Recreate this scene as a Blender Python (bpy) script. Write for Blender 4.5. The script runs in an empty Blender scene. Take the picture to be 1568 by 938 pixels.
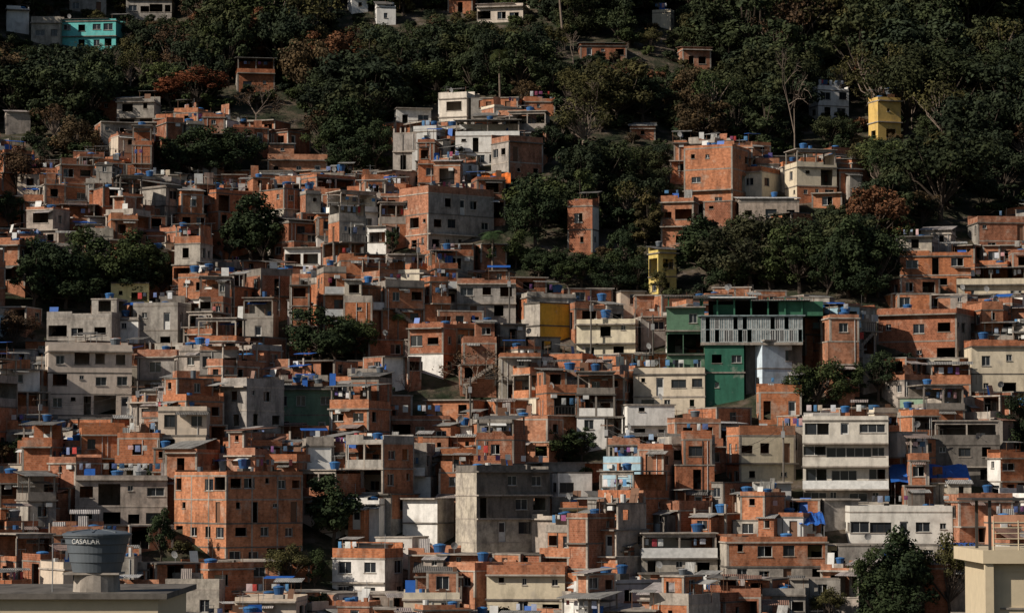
import bpy, math, random
import numpy as np
from mathutils import Vector, Matrix
R = random.Random(11)
rad = math.radians
scene = bpy.context.scene
COL = scene.collection

# ---------------------------------------------------------------- survey
CZ = 40.0
PITCH = rad(3.5)
FP = 1568 * 100 / 36.0
cp, sp = math.cos(PITCH), math.sin(PITCH)

def softplus(t):
    return np.logaddexp(0, t)

def H(x, y):
    b = 12 + 14 * np.exp(-((y - 60) / 55.0) ** 2)
    s = softplus((y - 247) / 6.0) * 6 * .46
    c = softplus((y - 600) / 15.0) * 15 * .56
    a = np.clip((y - 250) / 60.0, 0, 1)
    und = 2.0 * np.sin(x / 17.0 + y / 60.0) + 1.3 * np.sin(x / 9.3 - y / 31.0 + 2)
    return np.maximum(b + s - c + a * und, -5)

def ray(u, v):
    a = (u - 784) / FP
    b = (469 - v) / FP
    return (a, cp - b * sp, sp + b * cp)

def ground(u, v):
    d = ray(u, v)
    y = 200.0
    while y < 800:
        t = y / d[1]
        if H(d[0] * t, y) > CZ + d[2] * t:
            break
        y += 1.0
    return d[0] * t, y, float(H(d[0] * t, y))

def project(x, y, z):
    zz = z - CZ
    f = y * cp + zz * sp
    up = -y * sp + zz * cp
    return 784 + FP * x / f, 469 - FP * up / f

def z_at(v, y):
    d = ray(784, v)
    return CZ + d[2] / d[1] * y

# ---------------------------------------------------------------- materials
def newmat(name, rough=.85, spec=.25):
    m = bpy.data.materials.new(name)
    m.use_nodes = True
    nt = m.node_tree
    b = nt.nodes['Principled BSDF']
    b.inputs['Roughness'].default_value = rough
    b.inputs['Specular IOR Level'].default_value = spec
    return m, nt, b

def N(nt, t, **kw):
    n = nt.nodes.new(t)
    for k, v in kw.items():
        setattr(n, k, v)
    return n

def ramp(nt, stops, src):
    r = N(nt, 'ShaderNodeValToRGB')
    e = r.color_ramp.elements
    while len(e) < len(stops):
        e.new(.5)
    for i, (p, c) in enumerate(stops):
        e[i].position = p
        if not isinstance(c, tuple):
            c = (c, c, c)
        e[i].color = (*c, 1)
    nt.links.new(src, r.inputs[0])
    return r.outputs[0]

def mixc(nt, mode, fac, a, b):
    m = N(nt, 'ShaderNodeMix', data_type='RGBA', blend_type=mode)
    for i, val in ((0, fac), (6, a), (7, b)):
        if isinstance(val, (int, float)):
            m.inputs[i].default_value = val if i == 0 else (val, val, val, 1)
        elif isinstance(val, tuple):
            m.inputs[i].default_value = (*val, 1)
        else:
            nt.links.new(val, m.inputs[i])
    return m.outputs[2]

def wall_coords(nt):
    tc = N(nt, 'ShaderNodeTexCoord')
    oi = N(nt, 'ShaderNodeObjectInfo')
    mu = N(nt, 'ShaderNodeMath', operation='MULTIPLY')
    nt.links.new(oi.outputs['Random'], mu.inputs[0])
    mu.inputs[1].default_value = 97.0
    add = N(nt, 'ShaderNodeVectorMath', operation='ADD')
    nt.links.new(tc.outputs['UV'], add.inputs[0])
    nt.links.new(mu.outputs[0], add.inputs[1])
    return tc.outputs['UV'], add.outputs[0], oi

def noise_t(nt, vec, scale, detail=3, mp=None, rough=.6):
    if mp:
        m = N(nt, 'ShaderNodeMapping')
        m.inputs['Scale'].default_value = mp
        nt.links.new(vec, m.inputs[0])
        vec = m.outputs[0]
    n = N(nt, 'ShaderNodeTexNoise')
    n.inputs['Scale'].default_value = scale
    n.inputs['Detail'].default_value = detail
    n.inputs['Roughness'].default_value = rough
    nt.links.new(vec, n.inputs['Vector'])
    return n.outputs['Fac']

def weather(nt, col, vec, strong=1.0):
    st = noise_t(nt, vec, 1.0, 4, (1.2, .32, 1))
    s = ramp(nt, [(.36, 1 - .6 * strong), (.54, 1.0)], st)
    col = mixc(nt, 'MULTIPLY', 1.0, col, s)
    bl = noise_t(nt, vec, 2.4, 4, None, .8)
    s2 = ramp(nt, [(.30, 1 - .5 * strong), (.62, 1.0)], bl)
    col = mixc(nt, 'MULTIPLY', 1.0, col, s2)
    return col

def bump(nt, b, src, strength=.4, dist=.03):
    n = N(nt, 'ShaderNodeBump')
    n.inputs['Strength'].default_value = strength
    n.inputs['Distance'].default_value = dist
    nt.links.new(src, n.inputs['Height'])
    nt.links.new(n.outputs[0], b.inputs['Normal'])

def mat_brick():
    m, nt, b = newmat('hollow_brick')
    uv, vec, oi = wall_coords(nt)
    br = N(nt, 'ShaderNodeTexBrick')
    br.inputs['Scale'].default_value = 1
    br.inputs['Brick Width'].default_value = .3
    br.inputs['Row Height'].default_value = .21
    br.inputs['Mortar Size'].default_value = .012
    br.inputs['Mortar'].default_value = (.38, .22, .145, 1)
    nt.links.new(uv, br.inputs['Vector'])
    tone = ramp(nt, [(0, (.30, .105, .055)), (.2, (.52, .18, .08)), (.4, (.60, .245, .12)), (.55, (.38, .15, .085)), (.7, (.57, .20, .08)), (.85, (.44, .185, .11)), (1, (.62, .29, .165))], oi.outputs['Random'])
    nt.links.new(tone, br.inputs['Color1'])
    nt.links.new(mixc(nt, 'MULTIPLY', 1.0, tone, (.66, .60, .55)), br.inputs['Color2'])
    sm = ramp(nt, [(.56, 0), (.68, .65)], noise_t(nt, vec, .6, 5))
    col = mixc(nt, 'MIX', sm, br.outputs[0], (.40, .29, .22))
    col = weather(nt, col, vec, .68)
    nt.links.new(col, b.inputs['Base Color'])
    return m

def mat_plaster():
    m, nt, b = newmat('cement_render')
    uv, vec, oi = wall_coords(nt)
    tone = ramp(nt, [(0, (.27, .25, .225)), (.3, (.47, .42, .355)), (.5, (.32, .30, .275)), (.7, (.56, .49, .39)), (.85, (.37, .34, .31)), (1, (.46, .37, .30))], oi.outputs['Random'])
    sm = ramp(nt, [(.47, 0), (.60, .55)], noise_t(nt, vec, .7, 4))
    col = mixc(nt, 'MIX', sm, tone, (.25, .22, .195))
    col = weather(nt, col, vec, .7)
    nt.links.new(col, b.inputs['Base Color'])
    return m

def mat_paint():
    m, nt, b = newmat('painted_render', .7)
    uv, vec, oi = wall_coords(nt)
    sm = ramp(nt, [(.58, 0), (.70, .55)], noise_t(nt, vec, .6, 5))
    col = mixc(nt, 'MIX', sm, oi.outputs['Color'], (.34, .30, .26))
    col = weather(nt, col, vec, .42)
    nt.links.new(col, b.inputs['Base Color'])
    return m

def mat_conc(name, c, strong=.75):
    m, nt, b = newmat(name)
    uv, vec, oi = wall_coords(nt)
    br = ramp(nt, [(0, .6), (1, 1.25)], oi.outputs['Random'])
    col = mixc(nt, 'MULTIPLY', 1.0, c, br)
    col = weather(nt, col, vec, strong)
    nt.links.new(col, b.inputs['Base Color'])
    return m

def mat_sheet():
    m, nt, b = newmat('corrugated_sheet', .7)
    uv, vec, oi = wall_coords(nt)
    tone = ramp(nt, [(0, (.14, .13, .12)), (.4, (.27, .26, .24)), (.7, (.40, .39, .37)), (.85, (.24, .12, .08)), (1, (.55, .55, .54))], oi.outputs['Random'])
    col = weather(nt, tone, vec, .8)
    nt.links.new(col, b.inputs['Base Color'])
    w = N(nt, 'ShaderNodeTexWave')
    w.inputs['Scale'].default_value = 1.7
    nt.links.new(uv, w.inputs['Vector'])
    bump(nt, b, w.outputs['Fac'], .9, .05)
    return m

def mat_plain(name, c, rough=.6, spec=.3, var=.25, metal=0):
    m, nt, b = newmat(name, rough, spec)
    tc = N(nt, 'ShaderNodeTexCoord')
    n = noise_t(nt, tc.outputs['Object'], 2.3, 3)
    s = ramp(nt, [(.3, 1 - var), (.7, 1.0)], n)
    nt.links.new(mixc(nt, 'MULTIPLY', 1.0, c, s), b.inputs['Base Color'])
    b.inputs['Metallic'].default_value = metal
    return m

def mat_obj_tint(name, c1, c2):
    m, nt, b = newmat(name, .55, .3)
    oi = N(nt, 'ShaderNodeObjectInfo')
    c = ramp(nt, [(0, c1), (1, c2)], oi.outputs['Random'])
    nt.links.new(c, b.inputs['Base Color'])
    return m

def mat_cloth():
    m, nt, b = newmat('cloth', .9)
    g = N(nt, 'ShaderNodeNewGeometry')
    c = ramp(nt, [(0, (.6, .6, .6)), (.2, (.4, .05, .04)), (.35, (.05, .1, .3)), (.5, (.7, .7, .66)), (.65, (.04, .04, .05)), (.8, (.1, .25, .45)), (1, (.5, .4, .28))], g.outputs['Random Per Island'])
    nt.links.new(c, b.inputs['Base Color'])
    return m

def mat_leaf():
    m, nt, b = newmat('leaves', .8, .08)
    oi = N(nt, 'ShaderNodeObjectInfo')
    g = N(nt, 'ShaderNodeNewGeometry')
    s = ramp(nt, [(0, .68), (.6, 1.0), (1, 1.45)], g.outputs['Random Per Island'])
    col = mixc(nt, 'MULTIPLY', 1.0, oi.outputs['Color'], s)
    n = noise_t(nt, g.outputs['Position'], .3, 2)
    s2 = ramp(nt, [(.35, (.68, .70, .74)), (.65, (1.22, 1.14, 1.0))], n)
    col = mixc(nt, 'MULTIPLY', 1.0, col, s2)
    nt.links.new(col, b.inputs['Base Color'])
    return m

def mat_soil():
    m, nt, b = newmat('hillside_soil', .95, .1)
    g = N(nt, 'ShaderNodeNewGeometry')
    n = noise_t(nt, g.outputs['Position'], .35, 7)
    c = ramp(nt, [(.35, (.02, .028, .014)), (.48, (.04, .04, .025)), (.58, (.09, .07, .05)), (.68, (.12, .10, .085)), (.75, (.04, .045, .02))], n)
    nt.links.new(c, b.inputs['Base Color'])
    bump(nt, b, noise_t(nt, g.outputs['Position'], 1.5, 5), 1, .3)
    return m

MT = {
    'brick': mat_brick(), 'plaster': mat_plaster(), 'paint': mat_paint(),
    'conc': mat_conc('concrete_frame', (.38, .33, .28)),
    'dconc': mat_conc('old_concrete', (.17, .15, .13)),
    'sheet': mat_sheet(),
    'glass': mat_plain('window_glass', (.022, .026, .032), .15, .45),
    'frame': mat_plain('white_frame', (.60, .59, .56), .5),
    'dframe': mat_plain('dark_frame', (.06, .055, .05), .5),
    'dark': mat_plain('dark_room', (.02, .018, .016), .9),
    'door': mat_plain('door_wood', (.16, .08, .045), .7),
    'blue': mat_obj_tint('blue_plastic', (.018, .06, .15), (.035, .13, .33)),
    'bluelid': mat_obj_tint('blue_lid', (.02, .08, .20), (.05, .18, .40)),
    'greyp': mat_plain('grey_plastic', (.10, .115, .13), .5, .4, .15),
    'white': mat_plain('white_paint', (.74, .73, .70), .6, .3, .3),
    'cream': mat_plain('cream_paint', (.58, .48, .33), .7, .3, .12),
    'metal': mat_plain('grey_metal', (.25, .25, .25), .5, .5),
    'tarp': mat_plain('blue_tarp', (.02, .11, .42), .5, .4),
    'otarp': mat_plain('orange_tarp', (.72, .17, .03), .6, .3),
    'green': mat_plain('green_paint', (.035, .13, .075), .7, .3, .3),
    'paleglass': mat_plain('frosted_glazing', (.24, .30, .31), .3, .5, .6),
    'cloth': mat_cloth(), 'leaf': mat_leaf(),
    'bark': mat_plain('bark', (.09, .07, .055), .9, .1, .5),
    'palebark': mat_plain('pale_bark', (.22, .17, .135), .9, .1, .4),
    'soil': mat_soil(),
}

# ---------------------------------------------------------------- mesh builder
class MB:
    def __init__(s):
        s.V = []; s.F = []; s.M = []; s.U = []
    def poly(s, pts, m, uv=None):
        k = len(s.V)
        s.V += pts
        s.F.append(tuple(range(k, k + len(pts))))
        s.M.append(m)
        if uv is None:
            zs = [p[2] for p in pts]
            if max(zs) - min(zs) < 1e-4:
                uv = [(p[0], p[1]) for p in pts]
            else:
                a, b = pts[0], pts[1]
                dx, dy = b[0] - a[0], b[1] - a[1]
                L = math.hypot(dx, dy)
                if L < 1e-4:
                    c = pts[2]
                    dx, dy = c[0] - b[0], c[1] - b[1]
                    L = math.hypot(dx, dy) or 1
                dx /= L; dy /= L
                uv = [(p[0] * dx + p[1] * dy, p[2]) for p in pts]
        s.U += uv
    def box(s, x0, x1, y0, y1, z0, z1, m, bottom=True):
        A = [(x0, y0), (x1, y0), (x1, y1), (x0, y1)]
        for i in range(4):
            a, b = A[i], A[(i + 1) % 4]
            s.poly([(*a, z0), (*b, z0), (*b, z1), (*a, z1)], m)
        s.poly([(x0, y0, z1), (x1, y0, z1), (x1, y1, z1), (x0, y1, z1)], m)
        if bottom:
            s.poly([(x0, y1, z0), (x1, y1, z0), (x1, y0, z0), (x0, y0, z0)], m)
    def slant(s, x0, x1, y0, y1, za, zb, th, m):
        t = [(x0, y0, za), (x1, y0, za), (x1, y1, zb), (x0, y1, zb)]
        b = [(p[0], p[1], p[2] - th) for p in t]
        s.poly(t, m, [(p[0], p[1]) for p in t])
        s.poly(b[::-1], m, [(p[0], p[1]) for p in b[::-1]])
        for i in range(4):
            j = (i + 1) % 4
            s.poly([b[i], b[j], t[j], t[i]], m)
    def tube(s, p0, p1, r0, r1, m, n=6, cap=False):
        p0 = Vector(p0); p1 = Vector(p1)
        d = (p1 - p0)
        if d.length < 1e-5: return
        d.normalize()
        a = d.orthogonal().normalized(); b = d.cross(a)
        c0 = []; c1 = []
        for i in range(n):
            t = 2 * math.pi * i / n
            o = a * math.cos(t) + b * math.sin(t)
            c0.append(tuple(p0 + o * r0)); c1.append(tuple(p1 + o * r1))
        for i in range(n):
            j = (i + 1) % n
            s.poly([c0[i], c0[j], c1[j], c1[i]], m)
        if cap:
            s.poly(c1, m)
    def lathe(s, prof, m, n=20, cx=0, cy=0, cap=True):
        for k in range(len(prof) - 1):
            (r0, z0), (r1, z1) = prof[k], prof[k + 1]
            for i in range(n):
                t0 = 2 * math.pi * i / n; t1 = 2 * math.pi * (i + 1) / n
                s.poly([(cx + r0 * math.cos(t0), cy + r0 * math.sin(t0), z0), (cx + r0 * math.cos(t1), cy + r0 * math.sin(t1), z0),
                        (cx + r1 * math.cos(t1), cy + r1 * math.sin(t1), z1), (cx + r1 * math.cos(t0), cy + r1 * math.sin(t0), z1)], m)
    def wall(s, a, b, z0, z1, m, ops=(), rm='conc', depth=.18, sill=True):
        ax, ay = a; bx, by = b
        L = math.hypot(bx - ax, by - ay)
        dx, dy = (bx - ax) / L, (by - ay) / L
        nx, ny = dy, -dx
        def P(q, t, dp=0):
            return (ax + dx * q - nx * dp, ay + dy * q - ny * dp, t)
        def Q(q0, q1, t0, t1, mm, dp=0):
            s.poly([P(q0, t0, dp), P(q1, t0, dp), P(q1, t1, dp), P(q0, t1, dp)], mm)
        cur = 0
        for (q0, q1, t0, t1, kind) in sorted(ops):
            q0 = max(q0, cur + .05); q1 = min(q1, L - .08)
            t1 = min(t1, z1 - .05)
            if q1 - q0 < .25 or t1 - t0 < .2: continue
            Q(cur, q0, z0, z1, m)
            if t0 > z0 + .01: Q(q0, q1, z0, t0, m)
            Q(q0, q1, t1, z1, m)
            D = depth
            s.poly([P(q0, t0), P(q0, t0, D), P(q0, t1, D), P(q0, t1)], rm)
            s.poly([P(q1, t0, D), P(q1, t0), P(q1, t1), P(q1, t1, D)], rm)
            s.poly([P(q0, t1), P(q0, t1, D), P(q1, t1, D), P(q1, t1)], rm)
            s.poly([P(q0, t0, D), P(q0, t0), P(q1, t0), P(q1, t0, D)], rm)
            if kind in ('glass', 'glassd', 'open', 'pale'):
                fm = 'dframe' if kind == 'glassd' else 'frame'
                gm = 'paleglass' if kind == 'pale' else 'glass'
                w = .05
                if kind == 'open':
                    qm = (q0 + q1) / 2
                    Q(q0, qm, t0, t1, gm, D - .01)
                    Q(qm - w, qm, t0, t1, fm, D - .04)
                else:
                    Q(q0, q1, t0, t1, gm, D - .01)
                    k = 2 if q1 - q0 < 1.7 else int((q1 - q0) / .7)
                    for i in range(1, k):
                        c = q0 + (q1 - q0) * i / k
                        Q(c - w / 2, c + w / 2, t0 + w, t1 - w, fm, D - .04)
                Q(q0, q0 + w, t0, t1, fm, D - .045)
                Q(q1 - w, q1, t0, t1, fm, D - .045)
                Q(q0 + w, q1 - w, t0, t0 + w, fm, D - .045)
                Q(q0 + w, q1 - w, t1 - w, t1, fm, D - .045)
            elif kind == 'door':
                Q(q0, q1, t0, t1, 'door', D - .03)
            elif kind == 'wdoor':
                Q(q0, q1, t0, t1, 'frame', D - .03)
                Q(q0 + .12, q1 - .12, t0 + 1.0, t1 - .15, 'glass', D - .035)
            if sill and kind not in ('door', 'wdoor') and t0 > z0 + .3:
                e = .07
                c = [P(q0 - .06, 0, -e), P(q1 + .06, 0, -e), P(q1 + .06, 0, .0), P(q0 - .06, 0, .0)]
                lo, hi = t0 - .09, t0 - .01
                for i in range(4):
                    p, q = c[i], c[(i + 1) % 4]
                    if i == 2: continue
                    s.poly([(p[0], p[1], lo), (q[0], q[1], lo), (q[0], q[1], hi), (p[0], p[1], hi)], 'conc')
                s.poly([(p[0], p[1], hi) for p in c], 'conc')
            cur = q1
        Q(cur, L, z0, z1, m)
    def obj(s, name, loc=(0, 0, 0), rz=0, color=None, parent=None, smooth=False):
        me = bpy.data.meshes.new(name)
        me.from_pydata(s.V, [], s.F)
        used = []
        for m in s.M:
            if m not in used: used.append(m)
        ix = {m: i for i, m in enumerate(used)}
        for m in used: me.materials.append(MT[m])
        me.polygons.foreach_set('material_index', [ix[m] for m in s.M])
        uvl = me.uv_layers.new(name='UVMap')
        uvl.data.foreach_set('uv', np.array(s.U, dtype=np.float32).ravel())
        if smooth:
            me.polygons.foreach_set('use_smooth', [True] * len(s.F))
        me.update()
        o = bpy.data.objects.new(name, me)
        o.location = loc
        o.rotation_euler = (0, 0, rz)
        if color: o.color = (*color, 1)
        COL.objects.link(o)
        if parent: o.parent = parent
        return o

def inst(name, me, loc, rz=0, sc=(1, 1, 1), color=None, parent=None, tilt=(0, 0)):
    o = bpy.data.objects.new(name, me)
    o.location = loc
    o.rotation_euler = (tilt[0], tilt[1], rz)
    o.scale = sc
    if color: o.color = (*color, 1)
    COL.objects.link(o)
    if parent: o.parent = parent
    return o

def empty(name, loc=(0, 0, 0), rz=0):
    o = bpy.data.objects.new(name, None)
    o.location = loc
    o.rotation_euler = (0, 0, rz)
    COL.objects.link(o)
    return o

# ---------------------------------------------------------------- small shared meshes
def mesh_only(mb, name, smooth=False):
    o = mb.obj(name, smooth=smooth)
    me = o.data
    bpy.data.objects.remove(o)
    return me

mb = MB()
mb.lathe([(0.46, 0), (.56, .5), (.62, .78), (.66, .78), (.66, .84)], 'blue', 14)
mb.lathe([(.67, .84), (.66, .88), (.45, .98), (.14, 1.03), (0.001, 1.04)], 'bluelid', 14)
TANK = mesh_only(mb, 'water_tank', True)
mb = MB()
mb.lathe([(0.46, 0), (.56, .5), (.62, .78), (.66, .78), (.66, .84)], 'greyp', 14)
mb.lathe([(.67, .84), (.66, .88), (.45, .98), (.14, 1.03), (0.001, 1.04)], 'metal', 14)
TANK2 = mesh_only(mb, 'grey_tank', True)
mb = MB()
mb.tube((0, 0, 0), (0, 0, .7), .03, .03, 'metal', 5)
for k in range(3):
    r0, r1 = .36 * k / 3, .36 * (k + 1) / 3
    for i in range(12):
        t0 = i * math.pi / 6; t1 = (i + 1) * math.pi / 6
        def q(r, t): return (r * math.cos(t), -.1 - .55 * r * r + r * math.sin(t) * -.35, .8 + r * math.sin(t))
        mb.poly([q(r0, t0), q(r0, t1), q(r1, t1), q(r1, t0)], 'metal')
mb.tube((0, -.1, .8), (0, -.5, .72), .015, .015, 'metal', 4)
mb.tube((0, -.47, .72), (0, -.55, .72), .05, .05, 'metal', 5, True)
DISH = mesh_only(mb, 'satellite_dish')

# ---------------------------------------------------------------- house builder
HS = 2.7
def rand_ops(r, L, z0, dens=.8, big=1.0, kinds=None):
    ops = []
    n = max(1, int(L / r.uniform(1.8, 2.6)))
    for i in range(n):
        if r.random() > dens: continue
        c = L * (i + .5) / n + r.uniform(-.3, .3)
        t = r.random()
        k = r.choice(kinds) if kinds else r.choice(['glass', 'glass', 'glassd', 'hole', 'open', 'hole', 'hole', 'glass'])
        if t < .2:
            w = r.uniform(.22, .35); ops.append((c - w, c + w, z0 + r.uniform(1.3, 1.6), z0 + r.uniform(1.9, 2.2), 'hole' if k == 'hole' else 'glass'))
        elif t < .32:
            ops.append((c - .42, c + .42, z0 + .02, z0 + 2.1, r.choice(['door', 'wdoor', 'hole'])))
        elif t < .42 and not kinds:
            w = r.uniform(.8, 1.3); ops.append((c - w, c + w, z0 + r.choice([.05, .9]), z0 + 2.25, 'hole'))
        else:
            w = r.uniform(.42, .75) * big
            ops.append((c - w, c + w, z0 + r.uniform(.8, 1.1), z0 + r.uniform(1.85, 2.15), k))
    return ops

def volume(mb, r, x0, x1, y0, y1, zb, n, h, fm, sm, found=4.5, dens=.8, big=1.0, balc=False, over=None, rm='conc', kinds=None, wild=False, grid=False):
    if found:
        g = fm[0]
        A = [(x0, y0), (x1, y0), (x1, y1), (x0, y1)]
        for i in range(4):
            mb.wall(A[i], A[(i + 1) % 4], zb - found, zb, g)
    for i in range(n):
        z0 = zb + i * h
        z1 = z0 + h - .15
        if over and i == over[0]:
            y0 -= over[1]
            mb.box(x0, x1, y0, y0 + over[1] + .05, z0 - .151, z0 - .002, 'dconc')
        if wild and i > 0:
            if r.random() < .4: x0 += r.uniform(.1, .9)
            if r.random() < .4: x1 -= r.uniform(.1, .9)
            if r.random() < .35 and not balc: y0 += r.uniform(.3, 1.5)
        A = [(x0, y0), (x1, y0), (x1, y1), (x0, y1)]
        openf = wild and i > 0 and r.random() < .17
        for k in range(4):
            a, b = A[k], A[(k + 1) % 4]
            L = math.hypot(b[0] - a[0], b[1] - a[1])
            m = fm[i] if k == 0 else sm[i]
            if openf and (k == 0 or (k in (1, 3) and r.random() < .5)):
                mb.wall(a, b, z0, z0 + r.choice([.15, .9, .9]), m)
                continue
            ops = [] if k == 2 else rand_ops(r, L, z0, dens if k == 0 else dens * .7, big, kinds)
            mb.wall(a, b, z0, z1, m, ops, rm)
            if grid and k in (0, 3):
                e = .02
                for j in (1, 2):
                    q = L * j / 3
                    if k == 0: mb.box(x0 + q - .09, x0 + q + .09, y0 - e, y0 - .002, z0, z1, 'conc', False)
                    else: mb.box(x0 - e, x0 - .002, y0 + q - .09, y0 + q + .09, z0, z1, 'conc', False)
        if fm[i] == 'brick' or sm[i] == 'brick' or openf:
            c = .11; e = .018
            xs = [x0 + c - e, x1 - c + e]
            ys = [y0 + c - e, y1 - c + e]
            if openf and x1 - x0 > 4: xs.append((x0 + x1) / 2)
            if r.random() < .75 or openf:
                for cx in xs:
                    for cy in ys:
                        mb.box(cx - c, cx + c, cy - c, cy + c, z0, z1, 'conc', False)
        e = r.choice([.02, .04, .08, .15])
        if grid: e = .03
        fe = r.choice([e, e, .35, .6]) if not (balc or grid) else e
        mb.box(x0 - e, x1 + e, y0 - fe, y1 + e, z1, z1 + .15, r.choice(['conc', 'conc', 'dconc']))
        if balc and i >= 1:
            mb.box(x0, x1, y0 - 1.1, y0 - e - .003, z0 - .15, z0 - .01, 'conc')
            pm = r.choice([fm[i], 'white', 'dframe'])
            if pm == 'dframe':
                k = int((x1 - x0) / .35)
                for j in range(k + 1):
                    xx = x0 + .03 + (x1 - x0 - .06) * j / k
                    mb.box(xx - .02, xx + .02, y0 - 1.08, y0 - 1.04, z0 - .01, z0 + .9, 'dframe')
                mb.box(x0, x1, y0 - 1.1, y0 - 1.03, z0 + .9, z0 + .96, 'dframe')
            else:
                mb.box(x0, x1, y0 - 1.1, y0 - 1.0, z0 - .01, z0 + .85, pm)
            if wild and r.random() < .5: clothes(mb, r, x0 + .2, x1 - .2, y0 - .9, z0 + 1.9)
    if wild:
        for k in range(r.choice([0, 1, 2])):
            px = r.uniform(x0 + .15, x1 - .15)
            mb.tube((px, y0 - .05, zb), (px, y0 - .05, zb + n * h - .2), .04, .04, r.choice(['frame', 'dframe', 'frame']), 4)
        if r.random() < .3:
            px = r.uniform(x0 + .4, x1 - .9); pz = zb + (n - 1) * h + 1.9
            mb.box(px, px + .65, y0 - .32, y0 - .004, pz, pz + .42, 'frame')
        for q in range(r.choice([0, 0, 1, 2])):
            a = r.uniform(x0, x1 - 1.6); pz = zb + r.randrange(n) * h + 2.15
            mb.slant(a, a + r.uniform(1.2, 2.4), y0 - r.uniform(.6, 1.1), y0 - .01, pz, pz + .3, .04, r.choice(['sheet', 'sheet', 'sheet', 'white']))
    return zb + n * h, (x0, x1, y0, y1)

def clothes(mb, r, x0, x1, y, z):
    mb.tube((x0, y, z), (x1, y, z), .012, .012, 'dframe', 3)
    x = x0 + .2
    while x < x1 - .5:
        w = r.uniform(.25, .6)
        if r.random() < .6:
            hh = r.uniform(.35, .8)
            mb.poly([(x, y - .01, z - hh), (x + w, y + .05, z - hh), (x + w, y, z), (x, y, z)], 'cloth')
        x += w + r.uniform(.05, .5)

def clutter(mb, r, x0, x1, y0, y1, z, k):
    for i in range(k):
        x = r.uniform(x0 + .3, x1 - .3); y = r.uniform(y0 + .25, y1 - .3)
        t = r.random()
        if t < .3:
            w = r.uniform(.2, .7); q = r.uniform(.2, .6); hh = r.uniform(.2, .9)
            mb.box(x - w / 2, x + w / 2, y, y + q, z + .003, z + hh, r.choice(['brick', 'brick', 'dconc', 'white', 'dark', 'door']), False)
        elif t < .5:
            w = r.uniform(.5, 1.3); hh = r.uniform(.9, 1.9); a = r.uniform(.1, .5)
            mb.poly([(x - w / 2, y, z), (x + w / 2, y, z), (x + w / 2, y + a, z + hh), (x - w / 2, y + a, z + hh)], r.choice(['sheet', 'door', 'frame', 'sheet', 'brick', 'tarp']))
        elif t < .72:
            hh = r.uniform(1.0, 2.4)
            mb.tube((x, y, z), (x + r.uniform(-.1, .1), y, z + hh), .03, .03, r.choice(['metal', 'dframe', 'door']), 4)
            if r.random() < .5:
                mb.tube((x - .6, y, z + hh * .9), (x + .6, y, z + hh * .92), .02, .02, 'metal', 3)
        elif t < .85:
            mb.lathe([(.28, z), (.3, z + .85), (.001, z + .86)], r.choice(['blue', 'blue', 'greyp', 'dark', 'frame']), 9, x, y)
        else:
            w = r.uniform(.7, 1.4); hh = r.uniform(1.6, 2.1)
            for a in (-w, w):
                mb.tube((x + a, y, z), (x + a, y, z + hh), .035, .035, 'door', 4)
            mb.slant(x - w - .15, x + w + .15, y - .5, y + 1.1, z + hh, z + hh + r.uniform(.1, .4), .04, r.choice(['sheet', 'sheet', 'sheet', 'tarp', 'sheet', 'sheet']))

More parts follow.
